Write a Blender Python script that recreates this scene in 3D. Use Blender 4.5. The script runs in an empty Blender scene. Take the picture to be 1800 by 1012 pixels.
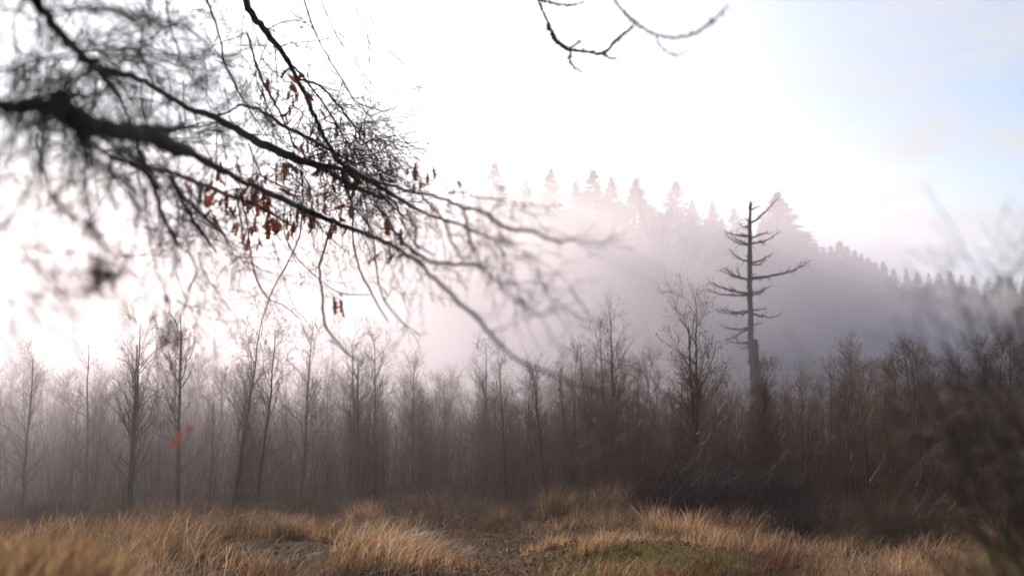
import bpy, math, random
import numpy as np
from mathutils import Vector

random.seed(7)
rng = np.random.default_rng(7)
S = bpy.context.scene
COL = S.collection

# ------------------------------------------------------------------ camera
FPX = 1750.0                       # focal length in pixels of the 1800 px wide photograph
PITCH = math.radians(8.4)
EYE = np.array([0.0, 0.0, 1.65])
cam_d = bpy.data.cameras.new('camera')
cam_d.sensor_width = 36.0
cam_d.lens = 36.0 * FPX / 1800.0
cam_d.clip_start = 0.05
cam_d.clip_end = 5000
cam_d.dof.use_dof = True
cam_d.dof.focus_distance = 15.0
cam_d.dof.aperture_fstop = 0.92
cam_d.dof.aperture_blades = 0
cam = bpy.data.objects.new('camera', cam_d)
COL.objects.link(cam)
cam.location = EYE
cam.rotation_euler = (math.radians(90) + PITCH, 0, 0)
S.camera = cam

# ------------------------------------------------------------------ sky
SUN_EL, SUN_AZ = math.radians(22.0), math.radians(-14.0)     # azimuth from +Y, negative = left
sun_dir = Vector((math.sin(SUN_AZ) * math.cos(SUN_EL), math.cos(SUN_AZ) * math.cos(SUN_EL), math.sin(SUN_EL)))

def new_nodes(tree):
    tree.nodes.clear()
    def N(t, **kw):
        n = tree.nodes.new(t)
        for k, v in kw.items():
            if k.startswith('i_'):
                key = k[2:]
                n.inputs[int(key) if key.isdigit() else key.replace('__', ' ')].default_value = v
            else:
                setattr(n, k, v)
        return n
    def L(a, b): tree.links.new(a, b)
    return N, L

world = bpy.data.worlds.new('World')
S.world = world
world.use_nodes = True
N, L = new_nodes(world.node_tree)
sky = N('ShaderNodeTexSky', sky_type='NISHITA', sun_disc=False)
sky.sun_elevation = SUN_EL
sky.sun_rotation = SUN_AZ
sky.air_density = 1.0; sky.dust_density = 1.5; sky.ozone_density = 2.5
bg1 = N('ShaderNodeBackground', i_Strength=0.15); L(sky.outputs[0], bg1.inputs[0])
tc = N('ShaderNodeTexCoord')
sep = N('ShaderNodeSeparateXYZ'); L(tc.outputs['Generated'], sep.inputs[0])
zz = N('ShaderNodeMath', operation='MAXIMUM', i_1=0.0); L(sep.outputs[2], zz.inputs[0])
za = N('ShaderNodeMath', operation='ADD', i_1=0.22); L(zz.outputs[0], za.inputs[0])
dx = N('ShaderNodeMath', operation='DIVIDE'); L(sep.outputs[0], dx.inputs[0]); L(za.outputs[0], dx.inputs[1])
dy = N('ShaderNodeMath', operation='DIVIDE'); L(sep.outputs[1], dy.inputs[0]); L(za.outputs[0], dy.inputs[1])
cmb = N('ShaderNodeCombineXYZ'); L(dx.outputs[0], cmb.inputs[0]); L(dy.outputs[0], cmb.inputs[1])
no = N('ShaderNodeTexNoise', i_Scale=3.4, i_Detail=8.0, i_Roughness=0.56, i_Distortion=0.35); L(cmb.outputs[0], no.inputs['Vector'])
cov = N('ShaderNodeMapRange', i_1=0.42, i_2=0.64); L(no.outputs[0], cov.inputs[0])
dot = N('ShaderNodeVectorMath', operation='DOT_PRODUCT'); L(tc.outputs['Generated'], dot.inputs[0]); dot.inputs[1].default_value = sun_dir
d0 = N('ShaderNodeMath', operation='MAXIMUM', i_1=0.0); L(dot.outputs['Value'], d0.inputs[0])
gl = N('ShaderNodeMath', operation='POWER', i_1=20.0); L(d0.outputs[0], gl.inputs[0])
br = N('ShaderNodeMath', operation='MULTIPLY_ADD', i_1=1.6, i_2=0.74); L(gl.outputs[0], br.inputs[0])
bg2 = N('ShaderNodeBackground'); bg2.inputs[0].default_value = (0.94, 0.945, 1.0, 1); L(br.outputs[0], bg2.inputs[1])
cf = N('ShaderNodeMath', operation='MULTIPLY_ADD', i_1=0.80, i_2=0.14); L(cov.outputs[0], cf.inputs[0])
cg = N('ShaderNodeMath', operation='ADD', use_clamp=True); L(cf.outputs[0], cg.inputs[0]); L(gl.outputs[0], cg.inputs[1])
mixw = N('ShaderNodeMixShader'); L(cg.outputs[0], mixw.inputs[0]); L(bg1.outputs[0], mixw.inputs[1]); L(bg2.outputs[0], mixw.inputs[2])
wo = N('ShaderNodeOutputWorld'); L(mixw.outputs[0], wo.inputs[0])

# ------------------------------------------------------------------ sun
sd = bpy.data.lights.new('sun', 'SUN')
sd.energy = 5.0; sd.angle = math.radians(0.6); sd.color = (1.0, 0.86, 0.76)
so = bpy.data.objects.new('sun', sd); COL.objects.link(so)
so.rotation_euler = (-sun_dir).to_track_quat('-Z', 'Y').to_euler()
so.location = (-20, 80, 60)

S.view_settings.view_transform = 'Standard'
S.view_settings.look = 'None'
S.view_settings.exposure = 0.15
S.view_settings.gamma = 1.0
S.view_settings.use_curve_mapping = False
S.cycles.use_denoising = True
S.cycles.denoiser = 'OPENIMAGEDENOISE'
S.cycles.max_bounces = 6
S.cycles.diffuse_bounces = 2
S.cycles.glossy_bounces = 2
S.cycles.transmission_bounces = 3
S.cycles.transparent_max_bounces = 6
S.cycles.volume_bounces = 2
S.cycles.volume_step_rate = 1.0
S.cycles.volume_max_steps = 64
S.cycles.sample_clamp_indirect = 6.0

# ------------------------------------------------------------------ helpers
FWD = np.array([0, math.cos(PITCH), math.sin(PITCH)])
UPV = np.array([0, -math.sin(PITCH), math.cos(PITCH)])
RGT = np.array([1.0, 0, 0])

def at(px, py, d):
    return EYE + d * (FWD + (px - 900) / FPX * RGT + (506 - py) / FPX * UPV)

def tag(o, label=None, cat=None, group=None, kind=None):
    if label: o['label'] = label
    if cat: o['category'] = cat
    if group: o['group'] = group
    if kind: o['kind'] = kind
    return o

def empty(name, loc, rz=0.0):
    o = bpy.data.objects.new(name, None)
    o.empty_display_size = 0.2
    o.location = loc; o.rotation_euler = (0, 0, rz)
    COL.objects.link(o)
    return o

def mesh_from(name, V, F3=None, F4=None, mat=None, col=None, smooth=True):
    me = bpy.data.meshes.new(name)
    V = np.asarray(V, dtype=np.float32)
    n3 = 0 if F3 is None else len(F3)
    n4 = 0 if F4 is None else len(F4)
    me.vertices.add(len(V)); me.vertices.foreach_set('co', V.ravel())
    idx = []
    if n3: idx.append(np.asarray(F3, dtype=np.int32).ravel())
    if n4: idx.append(np.asarray(F4, dtype=np.int32).ravel())
    idx = np.concatenate(idx)
    me.loops.add(len(idx)); me.loops.foreach_set('vertex_index', idx)
    me.polygons.add(n3 + n4)
    st = np.concatenate([np.arange(n3) * 3, n3 * 3 + np.arange(n4) * 4]).astype(np.int32)
    me.polygons.foreach_set('loop_start', st)
    if smooth:
        me.polygons.foreach_set('use_smooth', np.ones(n3 + n4, dtype=bool))
    if col is not None:
        a = me.color_attributes.new('tint', 'FLOAT_COLOR', 'POINT')
        c = np.ones((len(V), 4), dtype=np.float32); c[:, :3] = col
        a.data.foreach_set('color', c.ravel())
    me.update(calc_edges=True); me.validate()
    if mat: me.materials.append(mat)
    return me

def link(name, me, parent=None, loc=None):
    o = bpy.data.objects.new(name, me)
    if parent is not None: o.parent = parent
    if loc is not None: o.location = loc
    COL.objects.link(o)
    return o

class Tubes:
    """collects batches of tapering tubes: P (M, n, 3), R (M, n)"""
    def __init__(self): self.V = []; self.F = []; self.n = 0
    def add(self, P, R, k=4, rough=0.0):
        P = np.asarray(P, float); R = np.asarray(R, float)
        if P.ndim == 2: P = P[None]; R = R[None]
        M, n, _ = P.shape
        T = np.gradient(P, axis=1)
        T /= np.linalg.norm(T, axis=2, keepdims=True) + 1e-9
        ref = np.where(np.abs(T[:, :1, 2:3]) > 0.8, np.array([1.0, 0, 0]), np.array([0, 0, 1.0]))
        A = np.cross(T, np.broadcast_to(ref, T.shape)); A /= np.linalg.norm(A, axis=2, keepdims=True) + 1e-9
        B = np.cross(T, A)
        th = np.arange(k) * 2 * math.pi / k
        Rk = np.repeat(R[:, :, None], k, 2)
        if rough: Rk = Rk * (1 + rough * rng.standard_normal(Rk.shape))
        ring = P[:, :, None, :] + Rk[..., None] * (np.cos(th)[:, None] * A[:, :, None, :] + np.sin(th)[:, None] * B[:, :, None, :])
        V = ring.reshape(-1, 3)
        i = np.arange(n - 1)[:, None]; j = np.arange(k)[None]
        q = np.stack([i * k + j, i * k + (j + 1) % k, (i + 1) * k + (j + 1) % k, (i + 1) * k + j], -1).reshape(-1, 4)
        F = (q[None] + (np.arange(M) * n * k)[:, None, None]).reshape(-1, 4) + self.n
        self.V.append(V); self.F.append(F); self.n += len(V)
    def mesh(self, name, mat, origin=(0, 0, 0)):
        return mesh_from(name, np.concatenate(self.V) - np.asarray(origin), None, np.concatenate(self.F), mat)

def grow(P, R, count, length, angle, bend=(0, 0, 0), wiggle=0.15, n=5, tmin=0.1, tmax=1.0, rr=0.55, rend=0.3, rmin=0.0012, taper=0.0, lenvar=0.5):
    """child twigs for a batch of parents; length in metres (scalar or per parent)"""
    M, m, _ = P.shape
    cnt = count if np.ndim(count) else np.full(M, count)
    ids = np.repeat(np.arange(M), cnt); K = len(ids)
    t = tmin + (tmax - tmin) * rng.random(K)
    f = t * (m - 1); i0 = np.minimum(f.astype(int), m - 2); w = (f - i0)[:, None]
    p = P[ids, i0] * (1 - w) + P[ids, i0 + 1] * w
    tan = P[ids, i0 + 1] - P[ids, i0]; tan /= np.linalg.norm(tan, axis=1, keepdims=True) + 1e-9
    r0 = (R[ids, i0] * (1 - w[:, 0]) + R[ids, i0 + 1] * w[:, 0]) * rr
    rnd = rng.standard_normal((K, 3)); rnd -= (rnd * tan).sum(1, keepdims=True) * tan
    rnd /= np.linalg.norm(rnd, axis=1, keepdims=True) + 1e-9
    a = angle * (0.7 + 0.6 * rng.random(K))[:, None]
    d = np.cos(a) * tan + np.sin(a) * rnd
    Ln = (length[ids] if np.ndim(length) else length) * (1 - lenvar + 2 * lenvar * rng.random(K)) * (1 - taper * t)
    out = np.empty((K, n, 3)); out[:, 0] = p
    for j in range(1, n):
        d = d + wiggle * rng.standard_normal((K, 3)) + np.asarray(bend)
        d /= np.linalg.norm(d, axis=1, keepdims=True)
        out[:, j] = out[:, j - 1] + d * (Ln / (n - 1))[:, None]
    s = np.linspace(0, 1, n)[None]
    Rc = np.maximum(r0[:, None] * (1 - s * (1 - rend)), rmin)
    return out, Rc

def spline(pts, n):
    """Catmull-Rom through control rows, resampled to n rows"""
    p = np.asarray(pts, float)
    q = np.vstack([2 * p[0] - p[1], p, 2 * p[-1] - p[-2]])
    out = []
    for u in np.linspace(0, len(p) - 1 - 1e-6, n):
        i = int(u); t = u - i
        a, b, c, d = q[i], q[i + 1], q[i + 2], q[i + 3]
        out.append(0.5 * ((2 * b) + (c - a) * t + (2 * a - 5 * b + 4 * c - d) * t * t + (3 * b - a - 3 * c + d) * t ** 3))
    return np.array(out)

# ------------------------------------------------------------------ materials
def mat_new(name):
    m = bpy.data.materials.new(name); m.use_nodes = True
    N, L = new_nodes(m.node_tree)
    return m, N, L

def mat_bark(name, c1, c2, rough=0.75, scale=14.0, spec=0.4, bump=0.4):
    m, N, L = mat_new(name)
    tc = N('ShaderNodeTexCoord')
    mp = N('ShaderNodeMapping'); mp.inputs['Scale'].default_value = (1, 1, 0.35); L(tc.outputs['Object'], mp.inputs[0])
    n = N('ShaderNodeTexNoise', i_Scale=scale, i_Detail=6.0, i_Roughness=0.65); L(mp.outputs[0], n.inputs['Vector'])
    r = N('ShaderNodeValToRGB'); L(n.outputs[0], r.inputs[0])
    r.color_ramp.elements[0].position = 0.3; r.color_ramp.elements[0].color = (*c1, 1)
    r.color_ramp.elements[1].position = 0.7; r.color_ramp.elements[1].color = (*c2, 1)
    b = N('ShaderNodeBsdfPrincipled', i_Roughness=rough); b.inputs['Specular IOR Level'].default_value = spec
    L(r.outputs[0], b.inputs['Base Color'])
    if bump:
        bp = N('ShaderNodeBump', i_Strength=bump, i_Distance=0.02); L(n.outputs[0], bp.inputs['Height']); L(bp.outputs[0], b.inputs['Normal'])
    o = N('ShaderNodeOutputMaterial'); L(b.outputs[0], o.inputs[0])
    return m

def mat_leafy(name, tint=True, base=(0.2, 0.12, 0.05), trans=0.45, rough=0.6, spec=0.3, vary=0.35, tcol=(1.25, 0.95, 0.6)):
    m, N, L = mat_new(name)
    if tint:
        a = N('ShaderNodeAttribute', attribute_name='tint'); col = a.outputs['Color']
    else:
        oi = N('ShaderNodeObjectInfo')
        h = N('ShaderNodeHueSaturation'); h.inputs['Color'].default_value = (*base, 1)
        mr = N('ShaderNodeMapRange', i_3=1 - vary, i_4=1 + vary); L(oi.outputs['Random'], mr.inputs[0]); L(mr.outputs[0], h.inputs['Value'])
        col = h.outputs[0]
    b = N('ShaderNodeBsdfPrincipled', i_Roughness=rough); b.inputs['Specular IOR Level'].default_value = spec
    L(col, b.inputs['Base Color'])
    mc = N('ShaderNodeMix', data_type='RGBA', blend_type='MULTIPLY', i_0=1.0); L(col, mc.inputs[6]); mc.inputs[7].default_value = (*tcol, 1)
    t = N('ShaderNodeBsdfTranslucent'); L(mc.outputs[2], t.inputs[0])
    mx = N('ShaderNodeMixShader', i_0=trans); L(b.outputs[0], mx.inputs[1]); L(t.outputs[0], mx.inputs[2])
    o = N('ShaderNodeOutputMaterial'); L(mx.outputs[0], o.inputs[0])
    return m

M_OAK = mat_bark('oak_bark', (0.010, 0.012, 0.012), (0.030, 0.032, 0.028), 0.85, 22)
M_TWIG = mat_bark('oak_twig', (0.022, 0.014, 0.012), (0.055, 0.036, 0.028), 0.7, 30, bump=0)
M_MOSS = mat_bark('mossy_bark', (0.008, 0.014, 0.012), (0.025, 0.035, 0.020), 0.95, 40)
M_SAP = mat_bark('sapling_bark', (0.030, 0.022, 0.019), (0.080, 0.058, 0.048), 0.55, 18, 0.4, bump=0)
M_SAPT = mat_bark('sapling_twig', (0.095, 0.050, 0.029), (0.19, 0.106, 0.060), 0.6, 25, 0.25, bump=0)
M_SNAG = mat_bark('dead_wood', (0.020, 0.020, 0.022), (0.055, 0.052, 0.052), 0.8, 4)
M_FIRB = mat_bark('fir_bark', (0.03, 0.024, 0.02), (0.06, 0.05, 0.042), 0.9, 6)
M_FIR = mat_leafy('fir_needles', True, trans=0.15, tcol=(1, 1.05, 0.6))
M_GREY = mat_bark('grey_bark', (0.05, 0.045, 0.04), (0.12, 0.105, 0.095), 0.7, 8)
M_RED = mat_bark('red_stem', (0.036, 0.019, 0.015), (0.080, 0.042, 0.031), 0.6, 20, 0.3, bump=0)
M_BRUSH = mat_bark('brown_brush', (0.13, 0.070, 0.042), (0.26, 0.145, 0.085), 0.7, 20, 0.2, bump=0)
M_GRASS = mat_leafy('dry_grass', True, trans=0.5, rough=0.6, spec=0.2, tcol=(1.08, 1.0, 0.88))
M_LEAF = mat_leafy('oak_leaf', False, (0.18, 0.080, 0.037), trans=0.5, tcol=(1.5, 0.9, 0.5))
M_LITTER = mat_leafy('leaf_litter', True, trans=0.2, rough=0.8, spec=0.1)
M_EVER = mat_leafy('evergreen_leaf', True, trans=0.10, rough=0.75, spec=0.15, tcol=(1, 1.1, 0.5))
M_CATKIN = mat_leafy('catkin', True, trans=0.3, rough=0.4, spec=0.6)

def mat_ground():
    m, N, L = mat_new('meadow_soil')
    tc = N('ShaderNodeTexCoord')
    n1 = N('ShaderNodeTexNoise', i_Scale=0.9, i_Detail=8.0, i_Roughness=0.65); L(tc.outputs['Object'], n1.inputs['Vector'])
    r = N('ShaderNodeValToRGB'); L(n1.outputs[0], r.inputs[0])
    e = r.color_ramp.elements
    e[0].position = 0.3; e[0].color = (0.030, 0.022, 0.016, 1)
    e[1].position = 0.72; e[1].color = (0.15, 0.095, 0.050, 1)
    x = e.new(0.5); x.color = (0.065, 0.040, 0.024, 1)
    n2 = N('ShaderNodeTexNoise', i_Scale=16.0, i_Detail=6.0, i_Roughness=0.7); L(tc.outputs['Object'], n2.inputs['Vector'])
    mr = N('ShaderNodeMapRange', i_1=0.25, i_2=0.75, i_3=0.5, i_4=1.5); L(n2.outputs[0], mr.inputs[0])
    mx = N('ShaderNodeMix', data_type='RGBA', blend_type='MULTIPLY', i_0=1.0); L(r.outputs[0], mx.inputs[6]); L(mr.outputs[0], mx.inputs[7])
    b = N('ShaderNodeBsdfPrincipled', i_Roughness=1.0); L(mx.outputs[2], b.inputs['Base Color']); b.inputs['Specular IOR Level'].default_value = 0.05
    bp = N('ShaderNodeBump', i_Strength=0.9, i_Distance=0.05); L(n2.outputs[0], bp.inputs['Height']); L(bp.outputs[0], b.inputs['Normal'])
    o = N('ShaderNodeOutputMaterial'); L(b.outputs[0], o.inputs[0])
    return m
M_GROUND = mat_ground()

def mat_vol(name, dens, col, g, hetero=None):
    m, N, L = mat_new(name)
    v = N('ShaderNodeVolumePrincipled'); v.inputs['Color'].default_value = (*col, 1)
    v.inputs['Density'].default_value = dens; v.inputs['Anisotropy'].default_value = g
    if hetero: L(hetero(N, L), v.inputs['Density'])
    o = N('ShaderNodeOutputMaterial'); L(v.outputs[0], o.inputs['Volume'])
    return m

# ------------------------------------------------------------------ terrain
_w = [(rng.uniform(0.15, 0.9) , rng.uniform(0, 6.28), rng.uniform(0, 6.28)) for _ in range(10)]
def ground_z(x, y):
    x = np.asarray(x, float); y = np.asarray(y, float)
    z = np.zeros(np.broadcast(x, y).shape)
    for k, (f, a, ph) in enumerate(_w):
        z = z + 0.035 * np.sin(f * 2.2 * (x * math.cos(a) + y * math.sin(a)) + ph)
    z = z * np.clip((60 - y) / 30, 0.0, 1.0)
    z = z + 1.12 * np.exp(-((x + 2.0) / 1.0) ** 2 - ((y - 4.3) / 1.2) ** 2)
    z = z + 1.05 * np.exp(-((x - 2.10) / 0.80) ** 2 - ((y - 4.0) / 1.1) ** 2)
    z = z + 0.35 * np.exp(-((x + 3.8) / 2.2) ** 2 - ((y - 12.0) / 2.5) ** 2)
    z = z + 0.10 * np.exp(-((x - 2.6) / 1.3) ** 2 - ((y - 17.5) / 1.8) ** 2)
    z = z - 0.12 * np.exp(-((x + 0.15) / 0.8) ** 2 - ((y - 12.0) / 3.5) ** 2)
    return z

ys = np.concatenate([np.linspace(-310, -20, 16), np.linspace(-16, 0, 10), np.arange(0.4, 32, 0.22), np.linspace(33, 70, 30), np.linspace(75, 310, 24)])
xs = np.concatenate([np.linspace(-310, -40, 20), np.linspace(-36, -13, 16), np.arange(-12.5, 12.6, 0.22), np.linspace(13, 36, 16), np.linspace(40, 310, 20)])
GX, GY = np.meshgrid(xs, ys)
GZ = ground_z(GX, GY)
V = np.stack([GX, GY, GZ], -1).reshape(-1, 3)
ny, nx = GX.shape
i = np.arange(ny - 1)[:, None]; j = np.arange(nx - 1)[None]
F = np.stack([i * nx + j, i * nx + j + 1, (i + 1) * nx + j + 1, (i + 1) * nx + j], -1).reshape(-1, 4)
tag(link('ground', mesh_from('ground', V, None, F, M_GROUND)), kind='structure')

# ------------------------------------------------------------------ haze and mist
def box_mesh(name, lo, hi, mat):
    (a, b, c), (d, e, f) = lo, hi
    V = [(a, b, c), (d, b, c), (d, e, c), (a, e, c), (a, b, f), (d, b, f), (d, e, f), (a, e, f)]
    F = [(0, 3, 2, 1), (4, 5, 6, 7), (0, 1, 5, 4), (1, 2, 6, 5), (2, 3, 7, 6), (3, 0, 4, 7)]
    return mesh_from(name, V, None, F, mat, smooth=False)

HAZE_COL = (0.835, 0.80, 0.85)
tag(link('haze', box_mesh('haze', (-315, -315, -1.6), (315, 315, 46), mat_vol('haze_air', 0.0006, HAZE_COL, 0.55))), kind='stuff')

def bank_density(N, L):
    tc = N('ShaderNodeTexCoord')
    sep = N('ShaderNodeSeparateXYZ'); L(tc.outputs['Generated'], sep.inputs[0])
    def mr(src, a, b, c, d):
        n = N('ShaderNodeMapRange', interpolation_type='SMOOTHSTEP', i_1=a, i_2=b, i_3=c, i_4=d); L(src, n.inputs[0]); return n.outputs[0]
    def mul(a, b):
        n = N('ShaderNodeMath', operation='MULTIPLY'); L(a, n.inputs[0]); L(b, n.inputs[1]); return n.outputs[0]
    no = N('ShaderNodeTexNoise', i_Scale=0.05, i_Detail=3.0, i_Roughness=0.5); L(tc.outputs['Object'], no.inputs['Vector'])
    # the top of the bank undulates with the noise
    hh = N('ShaderNodeMath', operation='MULTIPLY_ADD', i_1=-0.42, i_2=0.21); L(no.outputs[0], hh.inputs[0])
    def add(a, b):
        n = N('ShaderNodeMath', operation='ADD'); L(a, n.inputs[0]); L(b, n.inputs[1]); return n.outputs[0]
    # it climbs towards the firs and sinks towards the open side
    rise = N('ShaderNodeMapRange', i_1=0.0, i_2=1.0, i_3=0.40, i_4=0.0); L(sep.outputs[1], rise.inputs[0])
    zs = add(add(add(sep.outputs[2], hh.outputs[0]), rise.outputs[0]), mr(sep.outputs[0], 0.62, 0.82, 0.0, 0.30))
    fz = mr(zs, 0.50, 1.02, 1.0, 0.0)
    fy = mul(mr(sep.outputs[1], 0.0, 0.25, 0.0, 1.0), mr(sep.outputs[1], 0.85, 1.0, 1.0, 0.0))
    fx = mul(mr(sep.outputs[0], 0.0, 0.1, 0.0, 1.0), mr(sep.outputs[0], 0.62, 1.0, 1.0, 0.7))
    d = mul(mul(fz, fy), fx)
    k = N('ShaderNodeMath', operation='MULTIPLY', i_1=0.040); L(d, k.inputs[0])
    return k.outputs[0]
mb_mat = mat_vol('mist', 0.02, HAZE_COL, 0.55, bank_density)
tag(link('mist_bank', box_mesh('mist_bank', (-95, 56, -1.2), (95, 124, 38), mb_mat)), kind='stuff')

def low_density(N, L):
    tc = N('ShaderNodeTexCoord')
    sep = N('ShaderNodeSeparateXYZ'); L(tc.outputs['Generated'], sep.inputs[0])
    def mr(src, a, b, c, d):
        n = N('ShaderNodeMapRange', interpolation_type='SMOOTHSTEP', i_1=a, i_2=b, i_3=c, i_4=d); L(src, n.inputs[0]); return n.outputs[0]
    def mul(a, b):
        n = N('ShaderNodeMath', operation='MULTIPLY'); L(a, n.inputs[0]); L(b, n.inputs[1]); return n.outputs[0]
    # a near sheet on the sunny side and a deeper one among the farther saplings
    near = mul(mr(sep.outputs[0], 0.36, 0.84, 1.0, 0.0), mr(sep.outputs[1], 0.0, 0.4, 0.0, 0.95))  # partly real mist, partly added to imitate milky lens flare over the left saplings
    deep = mul(mr(sep.outputs[0], 0.62, 0.98, 1.0, 0.0), mr(sep.outputs[1], 0.34, 0.72, 0.0, 1.0))
    no = N('ShaderNodeTexNoise', i_Scale=0.12, i_Detail=2.0); L(tc.outputs['Object'], no.inputs['Vector'])
    sm = N('ShaderNodeMath', operation='ADD'); L(near, sm.inputs[0]); L(deep, sm.inputs[1])
    d = mul(mul(mr(sep.outputs[2], 0.3, 1.0, 1.0, 0.0), sm.outputs[0]), mr(no.outputs[0], 0.3, 0.7, 0.45, 1.5))
    k = N('ShaderNodeMath', operation='MULTIPLY', i_1=0.052); L(d, k.inputs[0])
    return k.outputs[0]
tag(link('low_mist', box_mesh('low_mist', (-60, 7, -1.2), (16, 55.9, 10), mat_vol('thin_mist', 0.01, HAZE_COL, 0.6, low_density))), kind='stuff')

# ------------------------------------------------------------------ firs behind the mist
def fir_meshes(H, spread, seed, whorls, tris, scale=1.0):
    global rng
    keep = rng; rng = np.random.default_rng(seed)
    t = Tubes()
    zs = np.linspace(0, H, 10)
    t.add(np.stack([0.01 * H * np.sin(zs / H * 3), 0 * zs, zs], -1), 0.012 * H * (1 - zs / H) + 0.03 * scale, 8)
    V = []; C = []
    lump = rng.uniform(0.85, 1.15, 40)
    for b in range(whorls):
        f = 0.002 + 0.93 * rng.random() ** 1.25
        zz = H * (1 - f)
        a = rng.random() * 6.283
        ln = spread * (0.004 + f ** 1.0 * 1.4 / (1 + 0.4 * f)) * rng.uniform(0.5, 1.1) * lump[int(f * 39)] * (1 + 0.15 * math.sin(2 * a + seed))
        m = max(5, int(tris * (0.35 + f)))
        s = rng.random(m) ** 0.75
        up = 0.35 * (1 - f) ** 6
        droop = (up - 0.22) * ln * s + 0.24 * ln * s ** 2.4 - 0.22 * ln * f * s
        half = 0.26 * ln * (1 - s * 0.8) + 0.01 * scale
        off = rng.uniform(-1, 1, m) * half
        c = np.stack([np.cos(a) * s * ln - np.sin(a) * off, np.sin(a) * s * ln + np.cos(a) * off, zz + droop + rng.normal(0, 0.05 * ln + 0.02 * scale, m)], -1)
        sp_ = a + np.clip(off / (half + 1e-6), -1, 1) * 0.9
        dirv = np.stack([np.cos(sp_), np.sin(sp_), rng.uniform(-0.8, 0.25, m)], -1)
        side = np.cross(dirv, rng.standard_normal((m, 3)) + np.array([0, 0, 1.5])); side /= np.linalg.norm(side, axis=1, keepdims=True) + 1e-9
        L_ = scale * rng.uniform(0.35, 1.0, (m, 1)) * (0.22 + 0.78 * min(1.0, ln / (0.35 * spread))); W_ = L_ * rng.uniform(0.2, 0.36, (m, 1))
        V.append(np.stack([c - side * W_, c + side * W_, c + dirv * L_], 1).reshape(-1, 3))
        g = rng.uniform(0.6, 1.3, m)[:, None] * np.array([0.026, 0.040, 0.032])
        C.append(np.repeat(g, 3, 0))
    V = np.concatenate(V); C = np.concatenate(C)
    tm = t.mesh('fir_trunk', M_FIRB)
    cm = mesh_from('fir_crown', V, np.arange(len(V)).reshape(-1, 3), None, M_FIR, C, smooth=False)
    rng = keep
    return tm, cm

FIRS = [fir_meshes(30, 5.6, 100 + k, 1000, 26, 0.8) for k in range(4)]
def put_fir(x, y, H, k, label, group=None, wide=1.0):
    r = empty('fir_tree', (x, y, float(ground_z(x, y)) - 0.1), random.uniform(0, 6.28))
    s = H / 30.0
    r.scale = (s * wide * 1.45, s * wide * 1.45, s)
    tag(r, label, 'fir tree', group)
    tm, cm = FIRS[k % len(FIRS)]
    link('trunk', tm, r); link('crown', cm, r)
    return r

def height_for(px, py, d):
    p = at(px, py, d); return p[0], p[1], p[2]

named = [(925, 315, 134, 'low pale fir between the palest spire and the slim lone fir', 0.8),
         (1012, 317, 131, 'small pointed fir touching the tall ragged fir on its sunny side', 0.8),
         (1075, 309, 131, 'narrow fir between the tall ragged fir and the broad pointed one', 0.85),
         (1217, 350, 127, 'short fir tip right after the spiky see-through fir', 0.8),
         (1252, 352, 126, 'higher of the low fir tips just before the snag', 0.9),
         (1290, 364, 126, 'last fir tip touching the snag on its sunny side', 0.8),
         (1420, 408, 125, 'fir shoulder stepping down right beside the broad fir behind the snag', 0.9),
         (1475, 422, 124, 'rounded hazy fir in the middle of the falling ridge line', 1.1),
         (1552, 458, 124, 'low hazy fir where the falling ridge line levels out', 1.0),
         (870, 285, 138, 'palest fir spire, farthest to the left of the misty ridge line', 0.9),
         (968, 294, 136, 'pale slim fir standing alone between two lower firs in the mist', 0.85),
         (1043, 297, 132, 'tall ragged fir with open crown in the middle of the misty ridge', 1.0),
         (1118, 312, 130, 'broad pointed fir in the mist with clear sky on both sides of its tip', 1.1),
         (1187, 317, 128, 'fir with thin spiky see-through top, left of the low firs beside the snag', 1.0),
         (1366, 335, 122, 'big broad fir rising behind the top of the dead snag', 1.35)]
for k, (px, py, d, lab, w) in enumerate(named):
    x, y, z = height_for(px, py, d)
    put_fir(x, y, z, k, lab, 'firs along the misty ridge', w * 1.3)
others = [(815, 322), (845, 312), (905, 330), (945, 340), (990, 345), (1028, 325), (1062, 330), (1095, 335), (1142, 350),
          (1160, 352), (1240, 362), (1268, 362), (1312, 372), (1340, 380), (1395, 392), (1447, 428), (1502, 434),
          (1526, 447), (1592, 466), (1650, 474), (1710, 480), (1775, 482), (1408, 402), (1433, 420), (1460, 426), (1488, 427), (1514, 440), (1538, 455), (1570, 466), (1612, 470), (1632, 474), (1670, 472), (1690, 478), (1735, 484), (1755, 478), (1800, 484),
          (790, 345), (760, 350), (725, 342), (690, 360), (650, 352), (600, 365), (550, 372), (490, 380), (430, 390), (370, 398), (300, 410), (230, 420), (160, 432), (95, 440), (40, 446), (-20, 450), (1840, 470)]
for k, (px, py) in enumerate(others):
    d = random.uniform(126, 150)
    x, y, z = height_for(px, py + (20 if 800 < px < 1320 else 4), d)
    put_fir(x, y, z, k + 1, 'hazy fir among the crowded firs behind the mist', 'firs along the misty ridge', random.uniform(0.85, 1.2))

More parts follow.
